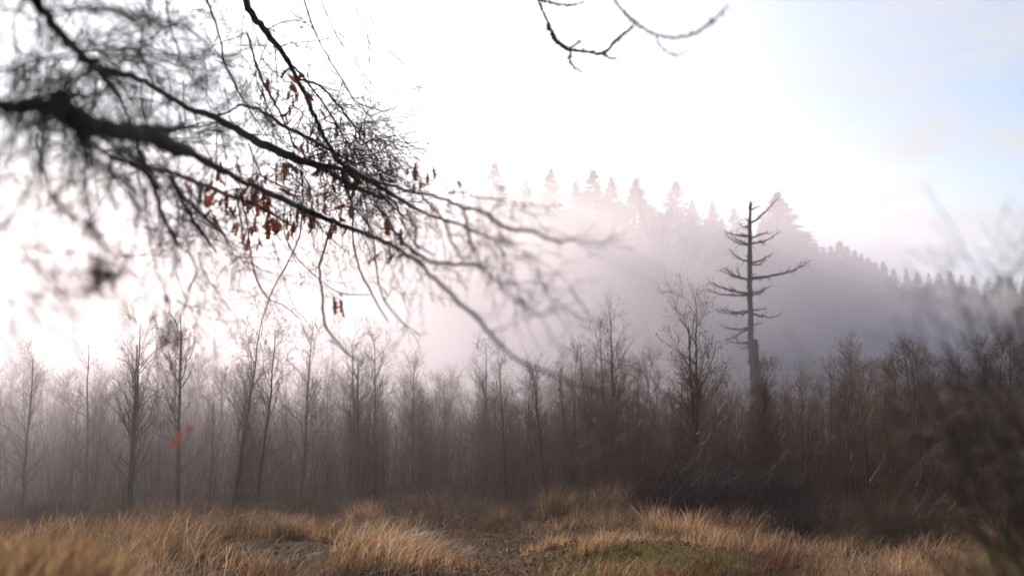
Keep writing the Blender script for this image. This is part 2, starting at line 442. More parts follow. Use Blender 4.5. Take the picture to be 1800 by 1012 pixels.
# ------------------------------------------------------------------ tall bare tree inside the mist
def broad_tree(name, loc, H, seed, label, mat, group=None, spread=0.5):
    global rng
    keep = rng; rng = np.random.default_rng(seed)
    r = empty(name, loc); tag(r, label, 'tree', group)
    t = Tubes(); n = 8
    zz = np.linspace(0, H * 0.95, n)
    P = np.stack([0.02 * H * np.sin(zz * 0.5), 0.02 * H * np.cos(zz * 0.4), zz], -1)[None]
    R = (0.016 * H * (1 - zz / H) + 0.02)[None]
    t.add(P, R, 7)
    link('trunk', t.mesh('trunk', mat), r)
    c = Tubes()
    P1, R1 = grow(P, R, 22, H * 0.55, spread, (0, 0, 0.10), 0.07, 8, 0.15, 0.9, 0.6, 0.2, 0.015, 0.55, 0.3)
    c.add(P1, R1, 5)
    P2, R2 = grow(P1, R1, 9, H * 0.20, 0.5, (0, 0, 0.08), 0.12, 6, 0.25, 1.0, 0.6, 0.3, 0.010, 0.3)
    c.add(P2, R2, 3)
    P3, R3 = grow(P2, R2, 6, H * 0.08, 0.6, (0, 0, 0.05), 0.15, 4, 0.2, 1.0, 0.7, 0.4, 0.007)
    c.add(P3, R3, 3)
    link('crown', c.mesh('crown', mat), r)
    rng = keep
    return r
x, y, z = at(1165, 405, 102)
broad_tree('bare_tree', (x, y, 0), z, 31, 'tall bare tree with fan of upswept branches, fading in the mist beside the snag', M_GREY)
x, y, z = at(1020, 470, 106)
broad_tree('bare_tree', (x, y, 0), z, 32, 'faint bare tree dissolving in the mist beyond the middle of the thicket', M_GREY)

# ------------------------------------------------------------------ dead snag
SD = 56.0
def snag():
    base = at(1326, 745, SD)
    gz = float(ground_z(base[0], base[1]))
    root = empty('dead_tree', (base[0], base[1], gz))
    tag(root, 'tall dead conifer snag with broken top and bare upcurved limbs', 'dead tree')
    def zp(a, b): return 1200 + a * 0.346, 330 + b * 0.346
    def pt(a, b, dd=0.0):
        px, py = zp(a, b); return at(px, py, SD + dd)
    t = Tubes()
    rows = [(343, 92, 13), (342, 180, 20), (341, 280, 25), (340, 460, 29), (342, 540, 31), (345, 640, 33), (347, 760, 36), (352, 830, 46), (360, 900, 52), (368, 990, 58), (370, 1120, 66), (372, 1270, 80)]
    P = np.array([pt(a, b) for a, b, _ in rows]); P[-1, 2] = gz - 0.2
    R = np.array([w for *_, w in rows]) * 0.30 / FPX * SD / 2
    PR = spline(np.c_[P, R], 60)
    t.add(PR[:, :3] + rng.normal(0, 0.012, (60, 3)), PR[:, 3], 12, 0.10)
    link('trunk', t.mesh('trunk', M_SNAG, root.location), root)
    # torn stub beside the trunk
    t = Tubes()
    Q = np.array([pt(372, 770, -0.15), pt(374, 800, -0.15), pt(374, 850, -0.1), pt(372, 930, -0.05)])
    t.add(Q, np.array([0.10, 0.13, 0.15, 0.12]), 7, 0.15)
    link('broken_stub', t.mesh('broken_stub', M_SNAG, root.location), root)
    t = Tubes()                                   # splinters of the broken top and short dead stubs down the trunk
    top = P[0]
    for q in range(7):
        b0 = top + np.array([rng.normal(0, 0.05), rng.normal(0, 0.05), -0.15])
        t.add(np.array([b0, b0 + [rng.normal(0, 0.02), 0, 0.18], b0 + [rng.normal(0, 0.05), 0, rng.uniform(0.3, 0.65)]]), np.array([0.045, 0.03, 0.006]), 4)
    Ps, Rs = grow(PR[None, :, :3], PR[None, :, 3], 60, 0.38, 1.4, (0, 0, 0.06), 0.15, 4, 0.02, 0.8, 0.16, 0.4, 0.010)
    t.add(Ps, Rs, 4)
    link('stubs', t.mesh('stubs', M_SNAG, root.location), root)['kind'] = 'stuff'
    limbs = [[(345, 178), (380, 160), (415, 125), (450, 90), (488, 48)], [(345, 112), (370, 103), (398, 95)],
             [(340, 205), (310, 197), (288, 183)], [(340, 168), (325, 162), (317, 150)],
             [(340, 250), (290, 244), (245, 235), (224, 224)], [(340, 250), (310, 238), (292, 236)],
             [(340, 290), (300, 288), (262, 270), (244, 252)], [(340, 285), (300, 277), (270, 260), (250, 242)],
             [(345, 252), (385, 243), (415, 232), (432, 220)], [(345, 285), (400, 275), (445, 255), (485, 224)],
             [(340, 377), (300, 365), (265, 342), (238, 312)], [(345, 382), (395, 368), (425, 352), (450, 338)], [(345, 391), (390, 388), (420, 371)],
             [(340, 465), (290, 458), (240, 440), (186, 416)], [(310, 460), (265, 445), (235, 425), (220, 414)], [(300, 460), (285, 435), (281, 402)],
             [(345, 462), (400, 455), (480, 442), (560, 420), (610, 395), (650, 370)], [(345, 468), (380, 462), (420, 452)],
             [(340, 536), (290, 530), (235, 520), (190, 503), (150, 486), (135, 485)], [(340, 545), (270, 545), (200, 540), (150, 527), (126, 516)],
             [(345, 535), (390, 528), (420, 512), (455, 494)], [(345, 545), (385, 540), (410, 525)],
             [(340, 632), (290, 640), (230, 636), (178, 632)], [(340, 628), (270, 632), (220, 625), (190, 622)],
             [(345, 624), (385, 618), (425, 607)], [(350, 640), (400, 650), (445, 658), (498, 643)],
             [(345, 708), (300, 716), (260, 718), (220, 712), (195, 700)], [(340, 715), (300, 735), (260, 760), (210, 778)], [(350, 698), (385, 690)],
             [(345, 772), (320, 785), (280, 790), (230, 782)], [(330, 790), (290, 788), (265, 768)], [(345, 800), (320, 812), (300, 818)]]
    for q in limbs:
        p = np.array([pt(a, b, 0.02 * (a - 343) * (-1) ** len(q) * 0.35) for a, b in q])
        ln = np.linalg.norm(p[-1] - p[0])
        p = spline(p, 14); p[1:-1] += rng.normal(0, 0.02, p[1:-1].shape)
        r = np.linspace(0.048 + 0.010 * ln, 0.016, 14)
        t = Tubes(); t.add(p, r, 6, 0.12)
        P2, R2 = grow(p[None], r[None], int(4 + 5 * ln), 0.34, 0.8, (0, 0, 0.10), 0.25, 4, 0.2, 1.0, 0.4, 0.5, 0.009)
        t.add(P2, R2, 3)
        link('limb', t.mesh('limb', M_SNAG, root.location), root)
snag()

# ------------------------------------------------------------------ saplings
def sapling_parts(H, seed, nb=34, lean=0.06, catkins=0, twig=1.0, stems=1):
    """trunk, crown (and catkin) meshes of one young tree, origin at its foot"""
    global rng
    keep = rng; rng = np.random.default_rng(seed)
    t = Tubes(); c = Tubes(); kv = []
    for s_ in range(stems):
        n = 14; zz = np.linspace(-0.1, H * (1 - 0.12 * s_), n); f = zz / H
        a = rng.uniform(0, 6.28); le = lean * (1 + s_)
        P = np.stack([H * le * f * math.cos(a) + 0.012 * H * np.cumsum(rng.normal(0, 0.35, n)) / 2,
                      H * le * f * math.sin(a) + 0.012 * H * np.cumsum(rng.normal(0, 0.35, n)) / 2, zz], -1)
        P[:, :2] -= P[0, :2]
        R = 0.0105 * H * (1 - f) ** 0.8 + 0.004
        t.add(P, R, 6, 0.05)
        P1, R1 = grow(P[None], R[None], nb, H * 0.30, 0.62, (0, 0, 0.05), 0.13, 8, 0.16, 0.97, 0.5, 0.25, 0.0035, 0.62, 0.35)
        c.add(P1, R1, 4)
        P2, R2 = grow(P1, R1, 6, H * 0.085 * twig, 0.65, (0, 0, 0.05), 0.10, 5, 0.2, 1.0, 0.6, 0.5, 0.003, 0.2)
        c.add(P2, R2, 3)
        P3, R3 = grow(P2, R2, 3, H * 0.04 * twig, 0.7, (0, 0, 0.03), 0.12, 3, 0.2, 1.0, 0.75, 0.6, 0.0025)
        c.add(P3, R3, 3)
        if catkins:
            pick = rng.random(len(P3)) < catkins
            kv.append(P3[pick, -1])
    tm = t.mesh('sapling_trunk', M_SAP); cm = c.mesh('sapling_crown', M_SAPT); km = None
    if kv:
        p = np.concatenate(kv); m = len(p)
        V = np.stack([p, p + [0.012, 0, -0.03], p + [0, 0.012, -0.035], p + [-0.008, -0.006, -0.075]], 1)
        F = np.array([[0, 1, 3], [0, 3, 2], [0, 2, 1], [1, 2, 3]])
        F = (F[None] + (np.arange(m) * 4)[:, None, None]).reshape(-1, 3)
        C = np.repeat(np.array([[0.10, 0.06, 0.045]]) * rng.uniform(0.5, 1.6, (m, 1)), 4, 0)
        km = mesh_from('catkins', V.reshape(-1, 3), F, None, M_CATKIN, C)
    rng = keep
    return tm, cm, km

def put_sapling(parts, x, y, s, rz, label, group=None, tilt=(0, 0), name='sapling'):
    r = empty(name, (x, y, float(ground_z(x, y)) - 0.03), rz)
    r.rotation_euler = (tilt[0], tilt[1], rz); r.scale = (s, s, s)
    tag(r, label, 'sapling', group)
    link('trunk', parts[0], r); link('crown', parts[1], r)
    if parts[2]:
        k = link('catkins', parts[2], r); k['kind'] = 'stuff'
    return r

SAPS = [sapling_parts(5.0, 200 + k, 34 + 4 * (k % 3), 0.03 + 0.02 * k, 0.05 * (k % 2), 1.0) for k in range(7)]
# the ones that can be told apart
def hero(px_foot, d, px_top, py_top, seed, label, nb=34, catk=0.2, stems=1, twig=1.0):
    x = (px_foot - 900) / FPX * d
    top = at(px_top, py_top, d)
    H = top[2] - float(ground_z(x, d))
    parts = sapling_parts(5.0, seed, nb, 0.02, catk, twig, stems)
    lean = math.atan2(top[0] - x, H)
    return put_sapling(parts, x, d, H / 5.0, 0, label, None, (0, lean))
hero(420, 22.5, 470, 545, 301, 'leaning young birch with bright sunlit edge, left of its upright twin', 30, 0.45, 1)
hero(462, 21.5, 482, 585, 302, 'upright dark-stemmed birch sapling just right of the leaning one', 32, 0.45)
hero(538, 25.0, 546, 575, 303, 'thin straight sapling standing between the birch pair and the double-forked one', 26, 0.3)
hero(634, 26.0, 622, 600, 304, 'dark sapling forking low, with arched boughs, above the brown bramble heap', 32, 0.1, 2)
hero(665, 26.5, 660, 600, 305, 'straight grey sapling right beside the forked dark one', 30, 0.1)
hero(1218, 22.0, 1222, 525, 306, 'twin-stemmed alder sapling with dark catkins left of the snag', 30, 0.5, 2)
hero(1335, 23.0, 1352, 640, 307, 'bushy short sapling with glinting twigs at the foot of the snag', 46, 0.5, 3)
hero(1080, 28.0, 1076, 545, 308, 'slender soft-edged sapling taller than the thicket, halfway between the middle and the alder', 30, 0.05)
hero(855, 29.0, 858, 605, 309, 'dark straight sapling rising from the very middle of the thicket', 34, 0.05)
hero(242, 20.0, 250, 560, 310, 'dark hazy sapling trunk rising behind the grass bank, beyond the hanging leaves', 26, 0, 2)
hero(326, 20.0, 306, 545, 311, 'sapling with crooked stem between the blurred dark trunk and the leaning birch', 28, 0.1)
hero(168, 23.0, 158, 590, 312, 'paler hazy sapling on the frame side of the dark hazy trunk', 22, 0)
hero(58, 21.0, 66, 610, 313, 'leftmost hazy sapling, a soft dark smudge above the grass bank', 22, 0)

GLAB = 'bare brown sapling crowded among its like in the middle of the misty thicket'
GG = 'saplings of the thicket'
def which(px):
    if px < 420: return 'hazy pale sapling among its like at the sunny left end of the thicket', 'saplings at the hazy end of the thicket'
    if px > 1300: return 'dark shaded sapling among its like at the gloomy end of the thicket, beyond the snag', 'saplings at the dark end of the thicket'
    return GLAB, GG
placed = []
tries = 0
while len(placed) < 280 and tries < 20000:
    tries += 1
    d = 23.0 + 24.0 * random.random() ** 1.1
    px = random.uniform(-80, 1880)
    x = (px - 900) / FPX * d
    if px > 1300: d = max(21.0, d - 3)
    if 380 < px < 600 and d < 27: continue
    if any((x - a) ** 2 + (d - b) ** 2 < 0.25 for a, b in placed): continue
    placed.append((x, d))
    # height of the thicket's top edge as the photo has it
    ey = np.interp(px, [0, 250, 420, 700, 900, 1050, 1200, 1330, 1420, 1550, 1800], [610, 600, 610, 625, 615, 600, 625, 640, 610, 600, 600])
    H = at(px, ey - 22 + 175 * random.random() ** 0.75, d)[2]
    put_sapling(SAPS[random.randrange(7)], x, d, H / 5.0, random.uniform(0, 6.28), *which(px), (random.gauss(0, 0.04), random.gauss(0, 0.04)))

# ------------------------------------------------------------------ brush between the saplings
def fbm(x, y, sc, seed=0):
    r = np.random.default_rng(seed); z = 0
    for k in range(7):
        a = r.uniform(0, 6.28); f = sc * r.uniform(0.5, 2.2); z = z + np.sin(f * (x * math.cos(a) + y * math.sin(a)) + r.uniform(0, 6.28) + 1.3 * np.sin(f * 0.7 * (y * math.cos(a) - x * math.sin(a)) + r.uniform(0, 6.28)))
    return z / 7

def stems_mesh(name, pos, h, mat, per=1, lean=0.25, r=0.005, twigs=2, bendv=(0, 0, -0.04)):
    K = len(pos); n = 6
    d = rng.normal(0, lean, (K, 3)); d[:, 2] = 1; d /= np.linalg.norm(d, axis=1, keepdims=True)
    P = np.empty((K, n, 3)); P[:, 0] = pos
    for j in range(1, n):
        d = d + rng.normal(0, 0.09, (K, 3)) + np.asarray(bendv); d /= np.linalg.norm(d, axis=1, keepdims=True)
        P[:, j] = P[:, j - 1] + d * (h / (n - 1))[:, None]
    R = np.linspace(1, 0.4, n)[None] * np.full((K, 1), r)
    t = Tubes(); t.add(P, R, 3)
    if twigs:
        P2, R2 = grow(P, R, twigs, h * 0.35, 0.6, (0, 0, 0.0), 0.12, 4, 0.3, 1.0, 0.7, 0.5, 0.002)
        t.add(P2, R2, 3)
    return t.mesh(name, mat)

# saplings beyond the ones built singly: one mass
def light_sapling(seed):
    global rng
    keep = rng; rng = np.random.default_rng(seed)
    t = Tubes(); zz = np.linspace(-0.1, 5, 6)
    P = np.stack([0.05 * np.cumsum(rng.normal(0, 1, 6)), 0.05 * np.cumsum(rng.normal(0, 1, 6)), zz], -1)[None]
    R = (0.030 * (1 - zz / 5) + 0.006)[None]
    t.add(P, R, 4)
    P1, R1 = grow(P, R, 26, 1.2, 0.5, (0, 0, 0.08), 0.08, 5, 0.12, 0.97, 0.5, 0.4, 0.005, 0.6); t.add(P1, R1, 3)
    P2, R2 = grow(P1, R1, 6, 0.5, 0.65, (0, 0, 0.06), 0.1, 3, 0.2, 1.0, 0.7, 0.6, 0.0045); t.add(P2, R2, 3)
    rng = keep
    return np.concatenate(t.V), np.concatenate(t.F)
Vs, Fs, off = [], [], 0
LS = [light_sapling(270 + k) for k in range(4)]
for q in range(760):
    d = random.uniform(26, 54); px = random.uniform(-100, 1900); x = (px - 900) / FPX * d
    ey = np.interp(px, [0, 250, 420, 700, 900, 1050, 1200, 1330, 1420, 1550, 1800], [625, 615, 622, 635, 630, 620, 640, 650, 620, 612, 612])
    H = at(px, ey + random.uniform(22, 150), d)[2]; s_ = H / 5
    V, F = LS[q % 4]; a = random.uniform(0, 6.28)
    W = np.stack([(V[:, 0] * math.cos(a) - V[:, 1] * math.sin(a)) * s_ * 1.3 + x, (V[:, 0] * math.sin(a) + V[:, 1] * math.cos(a)) * s_ * 1.3 + d, V[:, 2] * s_], -1)
    Vs.append(W); Fs.append(F + off); off += len(V)
tag(link('thicket', mesh_from('thicket', np.concatenate(Vs), None, np.concatenate(Fs), M_SAPT)), kind='stuff')

K = 12000
d = 21 + 26 * rng.random(K); px = rng.uniform(-100, 1900, K); x = (px - 900) / FPX * d
keep = ~((px > 560) & (px < 1000) & (d < 23))
d, x, px = d[keep], x[keep], px[keep]
pos = np.stack([x, d, ground_z(x, d) - 0.03], -1)
tag(link('undergrowth', stems_mesh('undergrowth', pos, rng.uniform(0.7, 2.9, len(pos)), M_SAPT, r=0.006, twigs=3, lean=0.14, bendv=(0, 0, 0.0))), kind='stuff')

def bush(name, px, d, wpx, hpx, mat, label, count, cat='bush', r=0.005, lean=0.35, leaves=None):
    """dense many-stemmed bush"""
    x = (px - 900) / FPX * d; rad = wpx / FPX * d / 2; h = hpx / FPX * d
    gz = float(ground_z(x, d))
    root = empty(name, (x, d, gz)); tag(root, label, cat)
    a = rng.random(count) * 6.283; q = np.sqrt(rng.random(count)) * rad
    pos = np.stack([q * np.cos(a), q * np.sin(a) * 0.7, np.full(count, -0.05)], -1)
    hh = h * (1 - 0.6 * (q / rad) ** 2) * rng.uniform(0.6, 1.05, count)
    link('stems', stems_mesh('stems', pos, hh, mat, lean=lean, r=r, twigs=4), root)
    return root, rad, h
bush('red_bush', 1215, 19.5, 260, 130, M_RED, 'dense dark reddish bush of fine upright stems behind the pale arching grass', 900, lean=0.22)
bush('red_bush', 1330, 21.0, 200, 120, M_RED, 'low dark bush right of the dense reddish one, below the snag', 600, lean=0.3)
bush('bramble', 575, 20.5, 190, 62, M_SAPT, 'low brown bramble heap at the foot of the thin straight sapling', 500, 'bramble', lean=0.7)
bush('bramble', 780, 19.0, 140, 62, M_RED, 'dark tangled bramble beside the first grass tussock', 400, 'bramble', lean=0.7)
bush('bramble', 1420, 17.0, 240, 95, M_RED, 'dark bramble tangle along the grass edge at the shady side', 700, 'bramble', lean=0.6)
bush('bramble', 1560, 15.5, 260, 110, M_SAPT, 'blurred brown bramble between the dark tangle and the blurred leafless shrub', 700, 'bramble', lean=0.55)

for k, (px, d, w, h) in enumerate([(330, 18.5, 150, 50), (690, 19.5, 120, 45), (900, 20.5, 150, 55), (1010, 20.0, 120, 60), (110, 19.0, 200, 60)]):
    bush('bramble', px, d, w, h, M_RED if k % 2 else M_SAPT, ['low bramble between the dark hazy trunk and the birch pair', 'small dark bramble right of the two grey saplings', 'bramble behind the dark upright rush tussock',
         'bramble behind the sunlit fan-shaped tussock', 'hazy bramble heap at the sunny frame side'][k], 330, 'bramble', lean=0.6)

K = 5200
d = 16.2 + 6.3 * rng.random(K); px = rng.uniform(-100, 1900, K); x = (px - 900) / FPX * d
ok = rng.random(K) < np.clip(0.35 + 1.3 * fbm(x, d, 1.7, 71), 0.05, 1)
x, d = x[ok], d[ok]
pos = np.stack([x, d, ground_z(x, d) - 0.03], -1)
tag(link('low_brush', stems_mesh('low_brush', pos, rng.uniform(0.25, 0.75, len(pos)) * np.clip(0.8 + fbm(x, d, 2.4, 72), 0.4, 1.6), M_BRUSH, r=0.0035, twigs=3, lean=0.55)), kind='stuff')

# ------------------------------------------------------------------ grass
def blades(pos, h, w, lean, leanvar, col, curve=0.6, seg=3):
    """M curved blades; returns V, F3, C"""
    M = len(pos)
    az = lean[0] + rng.normal(0, leanvar, M)
    dirx = np.stack([np.cos(az), np.sin(az), np.zeros(M)], -1)
    amt = lean[1] * rng.uniform(0.3, 1.7, M)
    side = np.stack([-np.sin(az + rng.normal(0, 0.8, M)), np.cos(az + rng.normal(0, 0.8, M)), np.zeros(M)], -1)
    V = []
    for k in range(seg + 1):
        s = k / seg
        c = pos + dirx * (h * amt * (s ** 1.7))[:, None] + np.array([0, 0, 1.0]) * (h * (s - curve * np.minimum(amt, 1.3) * 0.5 * s ** 3))[:, None]
        if k < seg:
            ww = (w * (1 - 0.55 * s))[:, None] * side
            V += [c - ww, c + ww]
        else: V += [c]
    nv = 2 * seg + 1
    V = np.stack(V, 1).reshape(-1, 3)
    f = []
    for k in range(seg - 1):
        f += [[2 * k, 2 * k + 1, 2 * k + 3], [2 * k, 2 * k + 3, 2 * k + 2]]
    f += [[2 * seg - 2, 2 * seg - 1, 2 * seg]]
    F = (np.array(f)[None] + (np.arange(M) * nv)[:, None, None]).reshape(-1, 3)
    return V, F, np.repeat(col, nv, 0)

STRAW = np.array([[0.44, 0.29, 0.165], [0.34, 0.205, 0.115], [0.52, 0.38, 0.24], [0.22, 0.12, 0.065], [0.34, 0.26, 0.14]])
def straw(M): return STRAW[rng.integers(0, 5, M)] * rng.uniform(0.45, 1.7, (M, 1))

# dry meadow
K = 190000
d = 7.5 + 17.5 * rng.random(K) ** 0.8; px = rng.uniform(-120, 1920, K); x = (px - 900) / FPX * d
cl = fbm(x, d, 1.6, 3); cl2 = fbm(x, d, 4.5, 4)
path = np.exp(-((x - 0.0) / 0.95) ** 2) * (d < 16.5)
moss = np.exp(-((x - 1.55) / 0.85) ** 2 - ((d - 12.2) / 1.5) ** 2)
dens = np.clip(0.48 + 0.9 * cl + 0.6 * cl2, 0.02, 1) * (1 - 0.82 * path) * (1 - 0.95 * moss) * np.interp(d, [7, 15.5, 19, 25], [1, 1, 0.35, 0.1])
k = rng.random(K) < dens
x, d, cl, px, path = x[k], d[k], cl[k], px[k], path[k]
h = (0.14 + 0.30 * np.clip(cl + 0.35, 0, 1)) * rng.uniform(0.35, 1.7, len(x)) * (1 - 0.45 * path) * np.interp(px, [0, 400, 900, 1300, 1800], [1.2, 1.15, 0.8, 0.95, 0.95])
pos = np.stack([x, d, ground_z(x, d) - 0.02], -1)
col = straw(len(x)) * np.clip(0.8 + 0.9 * fbm(x, d, 1.3, 8), 0.4, 1.35)[:, None]
rust = np.clip(2.4 * fbm(x, d, 1.1, 55) + 0.05, 0, 1)[:, None]
col = col * (1 - rust) + col * np.array([0.66, 0.46, 0.38]) * rust
V, F, C = blades(pos, h, rng.uniform(0.0022, 0.005, len(x)), (0.2, 0.85), 1.1, col)
tag(link('grass', mesh_from('grass', V, F, None, M_GRASS, C)), kind='stuff')
# nearer banks on both sides
for cx, cy, rx, ry, n, lean0, kk in ((-1.95, 4.3, 1.6, 1.6, 46000, 0.2, 0), (2.05, 4.0, 1.35, 1.4, 36000, 2.6, 1)):
    a = rng.random(n) * 6.283; q = np.sqrt(rng.random(n))
    x = cx + rx * q * np.cos(a); y = cy + ry * q * np.sin(a)
    c1 = fbm(x, y, 3.0, 21 + kk)
    ok = rng.random(n) < np.clip(0.6 + 0.9 * c1, 0.05, 1)
    x, y, c1 = x[ok], y[ok], c1[ok]
    pos = np.stack([x, y, ground_z(x, y) - 0.02], -1)
    col = straw(len(x)) * np.clip(0.85 + 0.6 * fbm(x, y, 2.0, 9), 0.4, 1.3)[:, None]
    gm = (fbm(x, y, 2.5, 15) > 0.25)[:, None]
    col = np.where(gm, col * np.array([0.55, 0.75, 0.6]), col)
    V, F, C = blades(pos, rng.uniform(0.12, 0.34, len(x)), rng.uniform(0.0018, 0.004, len(x)), (lean0, 0.7), 0.9, col)
    tag(link('bank_grass', mesh_from('bank_grass', V, F, None, M_GRASS, C)), kind='stuff')

# tussocks one can tell apart
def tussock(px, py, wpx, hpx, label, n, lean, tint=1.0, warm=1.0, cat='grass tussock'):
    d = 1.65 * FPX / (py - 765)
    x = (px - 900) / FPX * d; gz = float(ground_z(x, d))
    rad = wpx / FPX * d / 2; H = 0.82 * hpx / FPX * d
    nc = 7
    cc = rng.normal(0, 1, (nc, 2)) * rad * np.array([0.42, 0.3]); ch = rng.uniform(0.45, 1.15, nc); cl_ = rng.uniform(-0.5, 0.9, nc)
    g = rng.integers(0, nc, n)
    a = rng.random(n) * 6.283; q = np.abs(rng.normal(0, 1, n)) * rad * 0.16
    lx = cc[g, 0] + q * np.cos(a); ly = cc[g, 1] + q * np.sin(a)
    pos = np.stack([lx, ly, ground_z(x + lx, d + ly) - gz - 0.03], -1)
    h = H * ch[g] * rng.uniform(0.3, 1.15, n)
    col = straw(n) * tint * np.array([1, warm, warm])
    Vs, Fs, Cs, off = [], [], [], 0
    for b in range(8):
        m = (a >= b * 0.7854) & (a < (b + 1) * 0.7854)
        if not m.any(): continue
        V, F, C = blades(pos[m], h[m], rng.uniform(0.002, 0.0045, m.sum()), ((b + 0.5) * 0.7854, 0.45), 0.6, col[m], 0.9, 4)
        gl_ = np.repeat(cl_[g[m]], 9)
        V = V + np.stack([(lean + 0.35 * gl_) * np.maximum(V[:, 2], 0) ** 1.4, 0 * gl_, -0.12 * np.abs(gl_) * V[:, 2]], -1)
        Vs.append(V); Fs.append(F + off); Cs.append(C); off += len(V)
    me = mesh_from('grass_tussock', np.concatenate(Vs), np.concatenate(Fs), None, M_GRASS, np.concatenate(Cs))
    o = link('grass_tussock', me, None, (x, d, gz))
    tag(o, label, cat)
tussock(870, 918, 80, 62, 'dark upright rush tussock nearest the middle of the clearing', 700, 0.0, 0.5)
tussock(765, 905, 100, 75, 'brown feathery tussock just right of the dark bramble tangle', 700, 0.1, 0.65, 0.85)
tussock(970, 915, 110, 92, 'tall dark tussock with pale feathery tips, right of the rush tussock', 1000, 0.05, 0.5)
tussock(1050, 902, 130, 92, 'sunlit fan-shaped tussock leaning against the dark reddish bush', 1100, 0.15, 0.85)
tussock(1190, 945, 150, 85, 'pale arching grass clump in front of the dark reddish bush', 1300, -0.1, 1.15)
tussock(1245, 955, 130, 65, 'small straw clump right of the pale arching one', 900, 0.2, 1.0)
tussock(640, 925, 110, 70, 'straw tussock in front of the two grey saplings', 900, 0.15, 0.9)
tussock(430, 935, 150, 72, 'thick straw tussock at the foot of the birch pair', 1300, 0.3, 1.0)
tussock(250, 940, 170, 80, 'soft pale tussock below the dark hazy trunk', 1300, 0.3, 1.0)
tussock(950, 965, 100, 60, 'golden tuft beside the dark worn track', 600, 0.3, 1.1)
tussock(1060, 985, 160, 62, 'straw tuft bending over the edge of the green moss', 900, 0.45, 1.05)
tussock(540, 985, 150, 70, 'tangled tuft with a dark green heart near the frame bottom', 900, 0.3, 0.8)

# green moss patch
m, NN, LL = mat_new('moss')
tcx = NN('ShaderNodeTexCoord'); nz = NN('ShaderNodeTexNoise', i_Scale=9.0, i_Detail=6.0); LL(tcx.outputs['Object'], nz.inputs['Vector'])
rp = NN('ShaderNodeValToRGB'); LL(nz.outputs[0], rp.inputs[0])
rp.color_ramp.elements[0].position = 0.35; rp.color_ramp.elements[0].color = (0.03, 0.028, 0.012, 1)
rp.color_ramp.elements[1].position = 0.6; rp.color_ramp.elements[1].color = (0.11, 0.105, 0.035, 1)
bb = NN('ShaderNodeBsdfPrincipled', i_Roughness=0.9); LL(rp.outputs[0], bb.inputs['Base Color'])
oo = NN('ShaderNodeOutputMaterial'); LL(bb.outputs[0], oo.inputs[0])
n = 22000
x = 1.6 + rng.normal(0, 0.55, n); y = 12.1 + rng.normal(0, 0.75, n)
ok = (rng.random(n) < np.clip(0.6 + fbm(x, y, 3.5, 31), 0.05, 1)); x, y = x[ok], y[ok]
pos = np.stack([x, y, ground_z(x, y) - 0.004], -1)
col = np.array([[0.17, 0.155, 0.05]]) * rng.uniform(0.5, 1.5, (len(x), 1)) * np.array([1, 1, 1])
V, F, C = blades(pos, rng.uniform(0.03, 0.09, len(x)), rng.uniform(0.002, 0.005, len(x)), (0.3, 0.5), 2.0, col, 0.5, 2)
tag(link('short_green_grass', mesh_from('short_green_grass', V, F, None, M_GRASS, C)), kind='stuff')

# fallen leaves
n = 11000
d = 9 + 9 * rng.random(n); x = rng.normal(0.2, 2.2, n)
k = rng.random(n) < np.clip(0.5 + 0.8 * fbm(x, d, 1.8, 41), 0.05, 1) ; x, d = x[k], d[k]; n = len(x)
c = np.stack([x, d, ground_z(x, d) + rng.uniform(0.005, 0.05, n)], -1)
u = rng.standard_normal((n, 3)) * [1, 1, 0.45]; u /= np.linalg.norm(u, axis=1, keepdims=True)
v = np.cross(u, rng.standard_normal((n, 3)) * 0.5 + [0, 0, 1.0]); v /= np.linalg.norm(v, axis=1, keepdims=True)
s = rng.uniform(0.014, 0.034, (n, 1))
V = np.stack([c - u * s * 1.3, c - v * s * 0.7, c + u * s * 1.3 + [0, 0, 0.012], c + v * s * 0.7 + [0, 0, 0.012]], 1).reshape(-1, 3)
F = (np.array([[0, 1, 2], [0, 2, 3]])[None] + (np.arange(n) * 4)[:, None, None]).reshape(-1, 3)
C = np.repeat(np.array([[0.14, 0.055, 0.025], [0.085, 0.04, 0.022], [0.20, 0.10, 0.05]])[rng.integers(0, 3, n)] * rng.uniform(0.6, 1.3, (n, 1)), 4, 0)
tag(link('fallen_leaves', mesh_from('fallen_leaves', V, F, None, M_LITTER, C, smooth=False)), kind='stuff')

